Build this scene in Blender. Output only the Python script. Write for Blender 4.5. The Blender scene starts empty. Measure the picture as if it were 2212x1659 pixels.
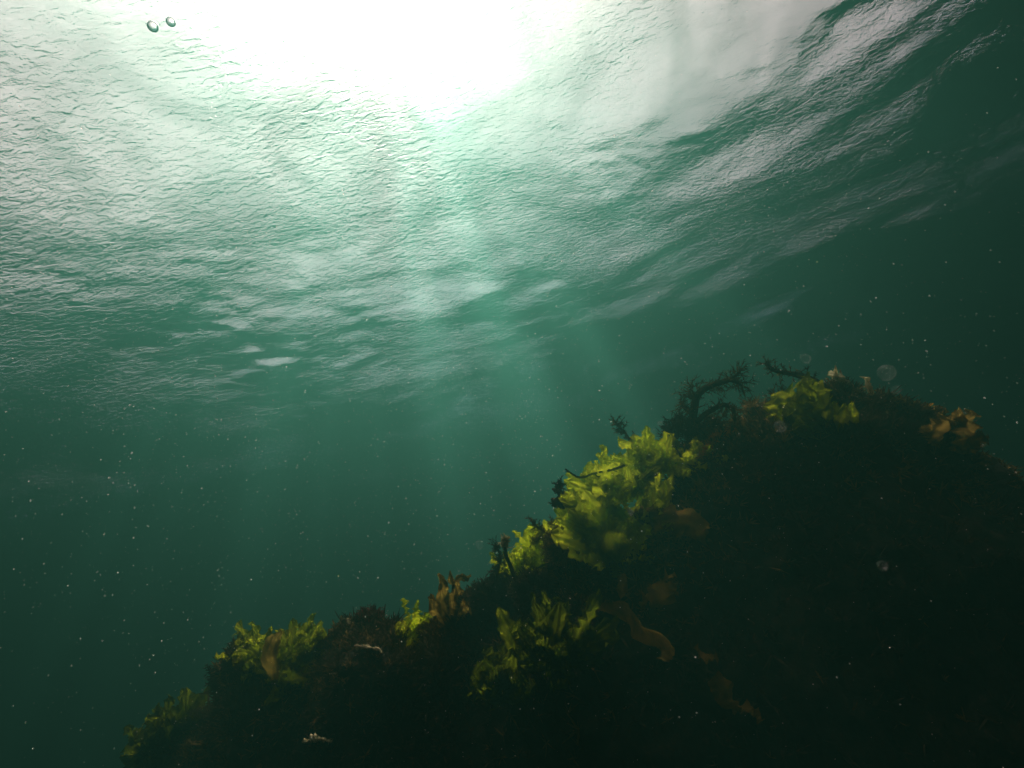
import bpy, math, random
import numpy as np
from mathutils import Vector, Matrix

C = bpy.context.scene
R = math.radians

# ------------------------------------------------------------------ camera
FPX = 1106.0                       # focal length in the 2212 px wide picture
CW, CH = 2212.0, 1659.0
CAM = np.array([0.0, 0.0, 1.3])
zc = np.array([-706.0, 2400.0, -1106.0]); zc /= np.linalg.norm(zc)     # world up, seen by the camera
fc = np.array([0.0, 0.0, -1.0])
yc = fc - fc.dot(zc) * zc; yc /= np.linalg.norm(yc)
xc = np.cross(yc, zc)
ROT = np.array([xc, yc, zc])       # camera -> world
cam_data = bpy.data.cameras.new('camera')
cam_data.sensor_fit = 'HORIZONTAL'
cam_data.angle = R(90)
cam_data.clip_start = 0.01
cam_data.clip_end = 1000
cam = bpy.data.objects.new('camera', cam_data)
C.collection.objects.link(cam)
M4 = Matrix([list(ROT[0]) + [CAM[0]], list(ROT[1]) + [CAM[1]], list(ROT[2]) + [CAM[2]], [0, 0, 0, 1]])
cam.matrix_world = M4
C.camera = cam

def ray(px, py):
    d = np.array([px - CW / 2, -(py - CH / 2), -FPX]); d /= np.linalg.norm(d)
    return ROT @ d
def at(px, py, dist):
    return CAM + ray(px, py) * dist

# ------------------------------------------------------------------ sky and sun
SUN_DIR = ray(785, -80)
SUN_EL = math.asin(SUN_DIR[2]); SUN_AZ = math.atan2(SUN_DIR[0], SUN_DIR[1])
w = bpy.data.worlds.new('World'); C.world = w; w.use_nodes = True
nt = w.node_tree; nt.nodes.clear()
sky = nt.nodes.new('ShaderNodeTexSky'); sky.sky_type = 'NISHITA'; sky.sun_disc = False
sky.sun_elevation = SUN_EL; sky.sun_rotation = SUN_AZ
sky.air_density = 0.5; sky.dust_density = 3.0; sky.ozone_density = 0.0
bg = nt.nodes.new('ShaderNodeBackground'); bg.inputs['Strength'].default_value = 0.15
wo = nt.nodes.new('ShaderNodeOutputWorld')
nt.links.new(sky.outputs[0], bg.inputs[0]); nt.links.new(bg.outputs[0], wo.inputs[0])

sl = bpy.data.lights.new('sun', 'SUN'); sl.energy = 5.0; sl.angle = R(0.5); sl.color = (1.0, 0.89, 0.76)
sun = bpy.data.objects.new('sun', sl); C.collection.objects.link(sun)
sun.location = (0, 0, 6)
sun.rotation_euler = Vector(SUN_DIR).to_track_quat('Z', 'Y').to_euler()

C.view_settings.view_transform = 'Standard'; C.view_settings.look = 'None'
C.view_settings.exposure = 1.7; C.view_settings.gamma = 1.0
C.render.engine = 'CYCLES'
cy = C.cycles
cy.max_bounces = 10; cy.diffuse_bounces = 3; cy.glossy_bounces = 3; cy.transmission_bounces = 6
cy.volume_bounces = 0; cy.transparent_max_bounces = 64
cy.use_denoising = True
cy.caustics_reflective = False; cy.caustics_refractive = True
cy.sample_clamp_indirect = 6.0
cy.use_adaptive_sampling = True; cy.adaptive_threshold = 0.01

# ------------------------------------------------------------------ helpers
rng = np.random.default_rng(7)
random.seed(7)
_perm = np.random.default_rng(3).permutation(256).astype(np.int64)
_perm = np.concatenate([_perm, _perm, _perm])
_g = np.random.default_rng(4).normal(size=(256, 3)); _g /= np.linalg.norm(_g, axis=1)[:, None]
def noise3(p):
    """gradient noise, p (n,3) -> (n,) roughly -0.7..0.7"""
    p = np.asarray(p, float)
    i = np.floor(p).astype(np.int64); f = p - i; i &= 255
    u = f * f * f * (f * (f * 6 - 15) + 10)
    out = 0
    for dx in (0, 1):
        wx = u[:, 0] if dx else 1 - u[:, 0]
        for dy in (0, 1):
            wy = u[:, 1] if dy else 1 - u[:, 1]
            for dz in (0, 1):
                wz = u[:, 2] if dz else 1 - u[:, 2]
                h = _perm[_perm[_perm[i[:, 0] + dx] + i[:, 1] + dy] + i[:, 2] + dz]
                g = _g[h]
                out = out + wx * wy * wz * (g[:, 0] * (f[:, 0] - dx) + g[:, 1] * (f[:, 1] - dy) + g[:, 2] * (f[:, 2] - dz))
    return out
def fbm(p, octaves=4, gain=0.5, ridged=False):
    a, s, fq = 1.0, 0, 1.0
    for k in range(octaves):
        n = noise3(np.asarray(p) * fq + 17.3 * k)
        s = s + a * ((0.35 - np.abs(n)) if ridged else n)
        a *= gain; fq *= 2.03
    return s

def tag(o, label=None, cat=None, group=None, kind=None):
    if label: o['label'] = label
    if cat: o['category'] = cat
    if group: o['group'] = group
    if kind: o['kind'] = kind
    return o
def mesh_obj(name, verts, faces, m, parent=None, smooth=True):
    me = bpy.data.meshes.new(name)
    verts = np.asarray(verts, dtype=np.float32)
    if isinstance(faces, np.ndarray):
        n, k = faces.shape
        me.vertices.add(len(verts)); me.vertices.foreach_set('co', verts.ravel())
        me.loops.add(n * k); me.loops.foreach_set('vertex_index', faces.astype(np.int32).ravel())
        me.polygons.add(n)
        me.polygons.foreach_set('loop_start', np.arange(0, n * k, k, dtype=np.int32))
        me.update(calc_edges=True)
    else:
        me.from_pydata([tuple(v) for v in verts], [], [tuple(f) for f in faces])
    me.validate()
    me.polygons.foreach_set('use_smooth', np.full(len(me.polygons), smooth))
    me.materials.append(m)
    o = bpy.data.objects.new(name, me)
    C.collection.objects.link(o)
    if parent: 
        o.parent = parent
        o.matrix_parent_inverse = parent.matrix_world.inverted()
    return o
def empty(name, loc):
    o = bpy.data.objects.new(name, None); C.collection.objects.link(o)
    o.location = tuple(loc); o.empty_display_size = 0.02
    o.matrix_world = Matrix.Translation(Vector(tuple(loc)))
    return o
def grid_faces(nu, nv, wrap_v=False):
    i = np.arange(nu - 1)[:, None]; nj = nv if wrap_v else nv - 1
    j = np.arange(nj)[None, :]
    j2 = (j + 1) % nv
    return np.stack([i * nv + j, (i + 1) * nv + j, (i + 1) * nv + j2, i * nv + j2], -1).reshape(-1, 4)

def mat(name):
    m = bpy.data.materials.new(name); m.use_nodes = True
    t = m.node_tree; t.nodes.clear()
    o = t.nodes.new('ShaderNodeOutputMaterial')
    return m, t, o
def N(t, typ, **kw):
    n = t.nodes.new(typ)
    for k, v in kw.items():
        if k in n.inputs: n.inputs[k].default_value = v
        else: setattr(n, k, v)
    return n

# ------------------------------------------------------------------ water surface
SURF = 3.1                         # mean height; the camera hangs 1.8 m under it
def water_material():
    m, t, o = mat('water_surface')
    tc = N(t, 'ShaderNodeNewGeometry')
    mp = N(t, 'ShaderNodeMapping'); mp.inputs['Scale'].default_value = (1.0, 2.1, 1.0); mp.inputs['Rotation'].default_value = (0, 0, R(-14))
    n1 = N(t, 'ShaderNodeTexNoise', Scale=22.0, Detail=3.0, Roughness=0.55, Distortion=0.8)
    n2 = N(t, 'ShaderNodeTexNoise', Scale=0.95, Detail=4.0)
    b = N(t, 'ShaderNodeBump', Strength=1.0, Distance=0.0112)
    t.links.new(tc.outputs['Position'], mp.inputs[0]); t.links.new(mp.outputs[0], n1.inputs['Vector'])
    t.links.new(tc.outputs['Position'], n2.inputs['Vector'])
    ramp = N(t, 'ShaderNodeMapRange'); ramp.inputs[1].default_value = 0.40; ramp.inputs[2].default_value = 0.64
    ramp.inputs[3].default_value = 0.18; ramp.inputs[4].default_value = 1.0
    t.links.new(n2.outputs[0], ramp.inputs[0])
    mul = N(t, 'ShaderNodeMath', operation='MULTIPLY')
    t.links.new(n1.outputs[0], mul.inputs[0]); t.links.new(ramp.outputs[0], mul.inputs[1])
    t.links.new(mul.outputs[0], b.inputs['Height'])
    fr = N(t, 'ShaderNodeFresnel', IOR=1.28); t.links.new(b.outputs[0], fr.inputs['Normal'])
    tr = N(t, 'ShaderNodeBsdfTransparent')
    mp2 = N(t, 'ShaderNodeMapping'); mp2.inputs['Scale'].default_value = (1.0, 0.55, 0.0); mp2.inputs['Rotation'].default_value = (0, 0, R(12))
    n3 = N(t, 'ShaderNodeTexNoise', Scale=3.0, Detail=2.0, Distortion=1.2)  # noise tint in the transparent colour, painted to break sunlight into shafts
    t.links.new(tc.outputs['Position'], mp2.inputs[0]); t.links.new(mp2.outputs[0], n3.inputs['Vector'])
    r3 = N(t, 'ShaderNodeMapRange'); r3.inputs[1].default_value = 0.38; r3.inputs[2].default_value = 0.64
    r3.inputs[3].default_value = 0.38; r3.inputs[4].default_value = 1.0
    t.links.new(n3.outputs[0], r3.inputs[0]); t.links.new(r3.outputs[0], tr.inputs[0])
    rf = N(t, 'ShaderNodeBsdfRefraction', IOR=1.33, Roughness=0.72); t.links.new(b.outputs[0], rf.inputs['Normal'])
    gl = N(t, 'ShaderNodeBsdfGlossy', Roughness=0.03); t.links.new(b.outputs[0], gl.inputs['Normal'])
    m1 = N(t, 'ShaderNodeMixShader'); m1.inputs[0].default_value = 0.66
    t.links.new(tr.outputs[0], m1.inputs[1]); t.links.new(rf.outputs[0], m1.inputs[2])
    m2 = N(t, 'ShaderNodeMixShader')
    t.links.new(fr.outputs[0], m2.inputs[0]); t.links.new(m1.outputs[0], m2.inputs[1]); t.links.new(gl.outputs[0], m2.inputs[2])
    t.links.new(m2.outputs[0], o.inputs[0])
    return m

NA, NR = 1400, 620
ang = np.linspace(0, 2 * np.pi, NA, endpoint=False)
rad = np.concatenate([[0.02], np.geomspace(0.2, 27.0, NR - 1)])
RR, AA = np.meshgrid(rad, ang, indexing='ij')
wx = (RR * np.sin(AA)).ravel(); wy = (RR * np.cos(AA)).ravel() + 0.9
P2 = np.stack([wx, wy, np.zeros_like(wx)], 1)
h = np.zeros_like(wx)
wr = np.random.default_rng(11)
warp = 0.5 * fbm(P2 * 0.45 + 5, 2)
for lam, slope, th in [(5.8, 0.045, 8), (3.5, 0.04, -16), (2.2, 0.05, 24), (1.4, 0.05, -30), (0.97, 0.05, 5), (0.68, 0.05, 38), (0.47, 0.05, -12), (0.36, 0.04, 20)]:
    k = 2 * np.pi / lam; a = slope / k
    ph = k * (wx * math.sin(R(th)) + (wy + warp) * math.cos(R(th))) + wr.uniform(0, 6.28)
    chop = 1.0 if lam > 1.5 else 0.55 + 0.75 * np.clip((wx - 0.3) / 2.0, 0, 1) + 0.5 * np.clip(noise3(P2 * 0.5 + 60), -0.5, 0.8)
    h += a * chop * (np.sin(ph) + 0.3 * np.sin(2 * ph))
dist = np.hypot(wx, wy)
fade = np.clip(1.6 - dist / 11.0, 0.0, 1.0)
calm = 0.25 + 0.75 * np.clip((np.hypot(wx + 0.4, wy - 1.0) - 0.5) / 1.3, 0, 1)
patch = calm * np.clip(0.75 + 2.2 * fbm(P2 * 0.5 + 31, 3), 0.22, 1.7)
aniso = np.stack([wx * 0.55 + wy * 0.15, wy - wx * 0.25 + warp, np.zeros_like(wx)], 1)
h += fade * patch * 0.012 * fbm(aniso * 3.0, 3)
h += fade * patch * 0.0060 * fbm(aniso * 9 + 9, 2)
verts = np.stack([wx, wy, SURF + h], 1)
water = mesh_obj('water_surface', verts, grid_faces(NR, NA, True)[:, ::-1].copy(), water_material())
tag(water, 'rippled underside of the sea surface lit white by the sun', None, kind='structure')

# ------------------------------------------------------------------ body of water
m, t, o = mat('murky_water')
pv = N(t, 'ShaderNodeVolumePrincipled')
pv.inputs['Color'].default_value = (0.17, 0.70, 0.545, 1)
pv.inputs['Absorption Color'].default_value = (0, 0, 0, 1)
pv.inputs['Density'].default_value = 0.46
pv.inputs['Anisotropy'].default_value = 0.60
t.links.new(pv.outputs[0], o.inputs['Volume'])
B, ZB, ZT = 28.0, -1.0, SURF + 0.25
hv = [(x, y, z) for z in (ZB, ZT) for x, y in ((-B, -B), (B, -B), (B, B), (-B, B))]
haze = mesh_obj('haze', hv, [(0, 3, 2, 1), (4, 5, 6, 7), (0, 1, 5, 4), (1, 2, 6, 5), (2, 3, 7, 6), (3, 0, 4, 7)], m, smooth=False)
tag(haze, 'murky green sea water filling the space under the surface', None, kind='stuff')

# ------------------------------------------------------------------ added sheet with a gap, blocks the sun outside one pool
CZ = 150.0
POOL = np.array([-0.35, 2.4, SURF])                 # where the sun comes down on the sea through the gap
GAP = POOL + SUN_DIR * (CZ - SURF) / SUN_DIR[2]
n_ = 90; gx, gy = np.meshgrid(np.linspace(-320, 320, n_), np.linspace(-320, 320, n_), indexing='ij')
cv = np.stack([gx.ravel(), gy.ravel(), np.zeros(gx.size)], 1); cv[:, 2] = CZ + 9 * fbm(cv * 0.02 + 3, 3) * np.clip(np.hypot(cv[:, 0] - GAP[0], cv[:, 1] - GAP[1]) / 40 - 0.3, 0, 1)
m, t, o = mat('sun_blocker')
g = N(t, 'ShaderNodeNewGeometry'); nz = N(t, 'ShaderNodeTexNoise', Scale=0.55, Detail=3.0); t.links.new(g.outputs['Position'], nz.inputs['Vector'])
sb = N(t, 'ShaderNodeVectorMath', operation='SUBTRACT'); sb.inputs[1].default_value = tuple(GAP); t.links.new(g.outputs['Position'], sb.inputs[0])
sc_ = N(t, 'ShaderNodeVectorMath', operation='MULTIPLY'); sc_.inputs[1].default_value = (1 / 1.12, 1 / 2.2, 0.0); t.links.new(sb.outputs[0], sc_.inputs[0])
ln = N(t, 'ShaderNodeVectorMath', operation='LENGTH'); t.links.new(sc_.outputs[0], ln.inputs[0])
wob = N(t, 'ShaderNodeMath', operation='MULTIPLY_ADD'); wob.inputs[1].default_value = 0.9; t.links.new(nz.outputs[0], wob.inputs[0]); t.links.new(ln.outputs['Value'], wob.inputs[2])
thick = N(t, 'ShaderNodeMapRange', interpolation_type='SMOOTHSTEP'); thick.inputs[1].default_value = 0.8; thick.inputs[2].default_value = 2.4; thick.inputs[3].default_value = 0.0; thick.inputs[4].default_value = 0.94
t.links.new(wob.outputs[0], thick.inputs[0])
ct = N(t, 'ShaderNodeBsdfTransparent'); cl = N(t, 'ShaderNodeBsdfTranslucent'); cl.inputs[0].default_value = (0.55, 0.46, 0.47, 1)
cf = N(t, 'ShaderNodeBsdfRefraction', IOR=1.3, Roughness=1.0); cf.inputs[0].default_value = (0.62, 0.57, 0.56, 1)
cx_ = N(t, 'ShaderNodeMixShader'); cx_.inputs[0].default_value = 0.30; t.links.new(cl.outputs[0], cx_.inputs[1]); t.links.new(cf.outputs[0], cx_.inputs[2]); cl = cx_
cm = N(t, 'ShaderNodeMixShader'); t.links.new(thick.outputs[0], cm.inputs[0]); t.links.new(ct.outputs[0], cm.inputs[1]); t.links.new(cl.outputs[0], cm.inputs[2]); t.links.new(cm.outputs[0], o.inputs[0])
tag(mesh_obj('sun_blocker_sheet', cv, grid_faces(n_, n_), m), kind='structure')  # added to keep the water dark away from the sun pool

# ------------------------------------------------------------------ materials of the reef
def rock_material():
    m, t, o = mat('reef_rock')
    g = N(t, 'ShaderNodeNewGeometry')
    n1 = N(t, 'ShaderNodeTexNoise', Scale=14.0, Detail=6.0, Roughness=0.65); n2 = N(t, 'ShaderNodeTexNoise', Scale=60.0, Detail=4.0)
    for n in (n1, n2): t.links.new(g.outputs['Position'], n.inputs['Vector'])
    cr = N(t, 'ShaderNodeValToRGB'); e = cr.color_ramp.elements
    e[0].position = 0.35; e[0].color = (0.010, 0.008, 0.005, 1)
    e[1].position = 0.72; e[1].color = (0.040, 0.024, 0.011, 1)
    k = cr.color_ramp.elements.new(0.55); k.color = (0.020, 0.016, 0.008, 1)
    t.links.new(n1.outputs[0], cr.inputs[0])
    b = N(t, 'ShaderNodeBump', Strength=1.0, Distance=0.006); t.links.new(n2.outputs[0], b.inputs['Height'])
    p = N(t, 'ShaderNodeBsdfPrincipled', Roughness=0.9); p.inputs['Specular IOR Level'].default_value = 0.1
    t.links.new(cr.outputs[0], p.inputs['Base Color']); t.links.new(b.outputs[0], p.inputs['Normal'])
    t.links.new(p.outputs[0], o.inputs[0])
    return m
def leaf_material(name, c1, c2, trans=0.6, scale=40.0, clear=0.0):
    m, t, o = mat(name)
    g = N(t, 'ShaderNodeNewGeometry')
    n1 = N(t, 'ShaderNodeTexNoise', Scale=scale, Detail=4.0); t.links.new(g.outputs['Position'], n1.inputs['Vector'])
    cr = N(t, 'ShaderNodeValToRGB'); e = cr.color_ramp.elements
    e[0].position = 0.35; e[0].color = (*c1, 1); e[1].position = 0.68; e[1].color = (*c2, 1)
    t.links.new(n1.outputs[0], cr.inputs[0])
    d = N(t, 'ShaderNodeBsdfDiffuse'); tl = N(t, 'ShaderNodeBsdfTranslucent')
    t.links.new(cr.outputs[0], d.inputs[0]); t.links.new(cr.outputs[0], tl.inputs[0])
    mx = N(t, 'ShaderNodeMixShader'); mx.inputs[0].default_value = trans
    t.links.new(d.outputs[0], mx.inputs[1]); t.links.new(tl.outputs[0], mx.inputs[2])
    last = mx
    if clear:
        tp = N(t, 'ShaderNodeBsdfTransparent'); t.links.new(cr.outputs[0], tp.inputs[0])
        tp.inputs[0].default_value = (0.95, 0.95, 0.35, 1)
        mc = N(t, 'ShaderNodeMixShader'); mc.inputs[0].default_value = clear
        t.links.new(mx.outputs[0], mc.inputs[1]); t.links.new(tp.outputs[0], mc.inputs[2]); last = mc
    t.links.new(last.outputs[0], o.inputs[0])
    return m
M_ROCK = rock_material()
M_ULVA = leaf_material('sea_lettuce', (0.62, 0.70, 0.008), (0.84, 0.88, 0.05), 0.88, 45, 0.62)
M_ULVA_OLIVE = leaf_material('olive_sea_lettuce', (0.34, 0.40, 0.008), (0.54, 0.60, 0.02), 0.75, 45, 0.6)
M_ULVA_SHADED = leaf_material('shaded_sea_lettuce', (0.14, 0.19, 0.006), (0.25, 0.31, 0.012), 0.75, 45, 0.6)  # sea lettuce with the shade of the reef put into its colour
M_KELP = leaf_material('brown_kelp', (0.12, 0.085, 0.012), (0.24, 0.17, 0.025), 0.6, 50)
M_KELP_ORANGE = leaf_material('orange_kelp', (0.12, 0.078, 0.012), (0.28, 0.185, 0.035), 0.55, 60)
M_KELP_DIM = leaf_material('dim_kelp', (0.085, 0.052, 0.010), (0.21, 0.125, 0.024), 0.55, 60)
M_DARK = leaf_material('dark_alga', (0.030, 0.022, 0.014), (0.075, 0.055, 0.03), 0.3, 120)
M_BROWN = leaf_material('brown_alga', (0.08, 0.052, 0.018), (0.21, 0.14, 0.045), 0.45, 120)
M_ORANGE = leaf_material('orange_crust', (0.32, 0.10, 0.012), (0.65, 0.24, 0.04), 0.3, 120)
M_PALE = leaf_material('pale_crust', (0.42, 0.38, 0.20), (0.82, 0.76, 0.50), 0.65, 160)

M_LIT_EDGE = leaf_material('sunlit_edge', (0.10, 0.085, 0.04), (0.48, 0.42, 0.24), 0.3, 220)  # pale colour stands for sunlight caught on rock edges

# ------------------------------------------------------------------ seabed
def vnorm(a): return a / (np.linalg.norm(a, axis=-1, keepdims=True) + 1e-12)
rr = np.concatenate([[0.01], np.geomspace(0.4, 26, 70)]); aa = np.linspace(0, 2 * np.pi, 120, endpoint=False)
gr, ga = np.meshgrid(rr, aa, indexing='ij')
sp = np.stack([gr.ravel() * np.sin(ga.ravel()), gr.ravel() * np.cos(ga.ravel()), np.zeros(gr.size)], 1)
sp[:, 2] = 0.10 * fbm(sp * 0.5, 3) + 0.02 * fbm(sp * 3, 3)
m, t, o = mat('seabed_sand')
p = N(t, 'ShaderNodeBsdfPrincipled', Roughness=0.95); nn = N(t, 'ShaderNodeTexNoise', Scale=9.0, Detail=6.0)
cr = N(t, 'ShaderNodeValToRGB'); cr.color_ramp.elements[0].color = (0.05, 0.04, 0.025, 1); cr.color_ramp.elements[1].color = (0.16, 0.13, 0.08, 1)
t.links.new(nn.outputs[0], cr.inputs[0]); t.links.new(cr.outputs[0], p.inputs['Base Color']); t.links.new(p.outputs[0], o.inputs[0])
tag(mesh_obj('seabed', sp, grid_faces(71, 120, True)[:, ::-1].copy(), m), kind='structure')

# ------------------------------------------------------------------ reef: a long rock wall whose crest runs up to the right
CREST = [(-700, 2650, 1.9), (-200, 2150, 1.7), (100, 1850, 1.5), (300, 1680, 1.32), (345, 1625, 1.28), (405, 1552, 1.24), (470, 1532, 1.2), (497, 1500, 1.17),
         (500, 1425, 1.12), (545, 1420, 1.1), (600, 1450, 1.07), (665, 1450, 1.04), (705, 1385, 1.02), (745, 1335, 1.0), (800, 1345, 0.98),
         (850, 1345, 0.96), (885, 1372, 0.95), (935, 1350, 0.93), (1000, 1318, 0.91), (1040, 1280, 0.9), (1110, 1262, 0.88), (1175, 1245, 0.86),
         (1192, 1200, 0.84), (1240, 1190, 0.83), (1300, 1180, 0.83), (1370, 1150, 0.83), (1430, 1085, 0.84), (1470, 1020, 0.85), (1505, 965, 0.86),
         (1560, 935, 0.88), (1625, 897, 0.9), (1700, 890, 0.93), (1790, 872, 0.96), (1850, 862, 0.98), (1905, 885, 1.0), (2000, 910, 1.03),
         (2050, 930, 1.05), (2120, 985, 1.09), (2160, 1045, 1.13), (2185, 1100, 1.18), (2230, 1140, 1.3), (2400, 1200, 1.6), (3000, 1400, 2.0)]
cw = np.array([at(*c) for c in CREST])
# resample by arc length, with more points where the camera looks
seg = np.linalg.norm(np.diff(cw, axis=0), axis=1); cs = np.concatenate([[0], np.cumsum(seg)])
NU, NV = 900, 400
dens = np.array([0.15, 0.2, 0.5] + [1.0] * (len(CREST) - 6) + [0.5, 0.2, 0.2])
wgt = np.concatenate([[0], np.cumsum(seg * 0.5 * (dens[1:] + dens[:-1]))])
su = np.interp(np.linspace(0, wgt[-1], NU), wgt, cs)
cp = np.stack([np.interp(su, cs, cw[:, k]) for k in range(3)], 1)
hd = cp - CAM; hd[:, 2] = 0; hdist = np.linalg.norm(hd, axis=1); hd = hd / hdist[:, None]
tv = np.linspace(-1, 1, NV)
verts = np.zeros((NU, NV, 3))
for j, tt in enumerate(tv):
    if tt <= 0:                                    # front, towards the camera
        q = -tt; b = 0.02 * q + 1.45 * q ** 1.7
        a = -(0.035 * min(1, q * 6) + 0.045 * (1 - math.exp(-b / 0.10)) + 0.06 * b)
    else:                                          # back
        q = tt; a = 0.55 * q ** 1.15 + 1.2 * q ** 3
        b = 0.08 * (1 - math.exp(-q / 0.1)) + 1.7 * q ** 2.4
    verts[:, j, :2] = cp[:, :2] + hd[:, :2] * a
    verts[:, j, 2] = cp[:, 2] - b
du = np.gradient(verts, axis=0); dv = np.gradient(verts, axis=1)
nrm = vnorm(np.cross(dv, du)); flip = np.sum(nrm * (verts - (cp[:, None, :] + [0, 0, -0.4] + 0.15 * hd[:, None, :])), -1) < 0
nrm[flip] *= -1
V = verts.reshape(-1, 3); NN = nrm.reshape(-1, 3)
d1 = 0.040 * fbm(V * 5.0, 3) + 0.016 * fbm(V * 16 + 3, 3, ridged=True) + 0.010 * fbm(V * 42 + 8, 3) - 0.004
lump = np.clip(fbm(V * 24 + 40, 2), 0, 1) ** 1.3
V = V + NN * (d1 + 0.012 * lump)[:, None]
V[:, 2] = np.maximum(V[:, 2], -0.25)
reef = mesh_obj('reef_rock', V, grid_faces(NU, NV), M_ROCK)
tag(reef, 'big dark craggy reef rock rising to the right, overgrown with algae', 'rock')
REEF = V.reshape(NU, NV, 3)
# reef vertex normals for planting
gu = np.gradient(REEF, axis=0); gv = np.gradient(REEF, axis=1)
REEFN = vnorm(np.cross(gv, gu)); fl = np.sum(REEFN * nrm, -1) < 0; REEFN[fl] *= -1

# pixel of each reef vertex, to look up the spot on the rock under a given line of sight
rel = (REEF.reshape(-1, 3) - CAM) @ ROT
depth = -rel[:, 2]
with np.errstate(all='ignore'):
    RPX = np.where(depth > 0.05, rel[:, 0] / depth * FPX + CW / 2, 1e6); RPY = np.where(depth > 0.05, -rel[:, 1] / depth * FPX + CH / 2, 1e6)
RD = np.linalg.norm(rel, axis=1)
def on_reef(px, py, lift=0.0):
    """the point of the rock seen along a line of sight (nearest one), and its normal"""
    d2 = (RPX - px) ** 2 + (RPY - py) ** 2
    near = np.where(d2 < max(64, d2.min() * 4 + 4))[0]
    i = near[np.argmin(RD[near] + np.sqrt(d2[near]) * 1e-3)]
    n = REEFN.reshape(-1, 3)[i]
    return REEF.reshape(-1, 3)[i] + n * lift, n
def look(dx, dy, dz=0.0):
    """world direction of a picture direction; dz towards the camera"""
    v = ROT @ np.array([dx, -dy, dz]); return v / np.linalg.norm(v)

def front(px, py, lift): 
    p, n = on_reef(px, py); return (px, py, np.linalg.norm(p - CAM) - lift)

def crest_top(px, below=0.0):
    """the highest point of the rock seen in a picture column"""
    k = np.where((np.abs(RPX - px) < 5) & (RD < 1.5))[0]; i = k[np.argmin(RPY[k])]
    return (px, RPY[i] + below, RD[i])

# ------------------------------------------------------------------ growth builders
class Geo:
    def __init__(s): s.v = []; s.f4 = []; s.n = 0
    def add(s, v, f):
        s.v.append(np.asarray(v, float)); s.f4.append(np.asarray(f) + s.n); s.n += len(v)
    def build(s, name, m, parent=None, smooth=True):
        return mesh_obj(name, np.concatenate(s.v), np.concatenate(s.f4), m, parent, smooth)
def smooth_path(pts, n):
    pts = np.asarray(pts, float)
    if len(pts) < 3: 
        return pts[0] + (pts[-1] - pts[0]) * np.linspace(0, 1, n)[:, None]
    P = np.concatenate([[2 * pts[0] - pts[1]], pts, [2 * pts[-1] - pts[-2]]])
    u = np.linspace(0, len(pts) - 1 - 1e-9, n); i = u.astype(int); f = (u - i)[:, None]
    p0, p1, p2, p3 = P[i], P[i + 1], P[i + 2], P[i + 3]
    return 0.5 * (2 * p1 + (p2 - p0) * f + (2 * p0 - 5 * p1 + 4 * p2 - p3) * f ** 2 + (3 * p1 - p0 - 3 * p2 + p3) * f ** 3)
def tube(geo, pts, r0, r1, sides=6, knob=0.0, seed=0):
    pts = np.asarray(pts, float); n = len(pts)
    t = vnorm(np.gradient(pts, axis=0))
    ref = np.array([0.3, 0.2, 0.93]); s = vnorm(np.cross(t, ref)); b = np.cross(t, s)
    r = np.linspace(r0, r1, n)[:, None, None]
    a = np.linspace(0, 2 * np.pi, sides, endpoint=False)
    v = pts[:, None, :] + r * (np.cos(a)[None, :, None] * s[:, None, :] + np.sin(a)[None, :, None] * b[:, None, :])
    if knob:
        f = v.reshape(-1, 3); k = knob * noise3(f * 0.9 / max(r0, 1e-4) + seed)
        k += knob * 0.6 * noise3(f * 2.1 / max(r0, 1e-4) + seed)
        v = (pts[:, None, :] + (v - pts[:, None, :]) * (1 + k.reshape(n, sides)[:, :, None]))
    v = np.concatenate([v.reshape(-1, 3), pts[:1], pts[-1:]])
    f = grid_faces(n, sides, True)
    e0 = np.array([[n * sides, (j + 1) % sides, j, j] for j in range(sides)])
    o = (n - 1) * sides
    geo.add(v, f)
    # closed tip: pull the last ring onto the end point
    geo.v[-1][o:o + sides] = pts[-1] + (geo.v[-1][o:o + sides] - pts[-1]) * 0.25
def rnd_dir(r, d, spread):
    v = np.asarray(d, float) + spread * r.normal(size=3); return v / np.linalg.norm(v)
def strip(geo, path, widths, side, ruffle=0.0, waves=4.0, nv=9, ragged=0.0, seed=0, cup=0.0):
    """a thin frond: a sheet along a path, ruffled towards its edges"""
    path = np.asarray(path, float); n = len(path); r = np.random.default_rng(seed)
    t = vnorm(np.gradient(path, axis=0)); s = vnorm(side - np.sum(side * t, 1, keepdims=True) * t); nn = np.cross(t, s)
    v = np.linspace(-1, 1, nv); u = np.linspace(0, 1, n)
    w = np.asarray(widths)[:, None] * (1 + ragged * r.normal(size=(n, 2))[:, [0, 1]][:, (v > 0).astype(int)])
    ph = r.uniform(0, 6.28, 4)
    ruf = ruffle * np.abs(v)[None, :] ** 1.4 * (np.sin(2 * np.pi * waves * u[:, None] + ph[0] + (v > 0) * ph[1]) + 0.5 * np.sin(2 * np.pi * waves * 2.3 * u[:, None] + ph[2] + 3 * v[None, :]))
    ruf = ruf + ruffle * 0.5 * np.sin(2 * np.pi * 1.3 * v[None, :] + ph[3] + 4 * u[:, None]) * u[:, None] + cup * v[None, :] ** 2
    P = path[:, None, :] + s[:, None, :] * (w * v[None, :])[:, :, None] + nn[:, None, :] * ruf[:, :, None]
    geo.add(P.reshape(-1, 3), grid_faces(n, nv))
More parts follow.
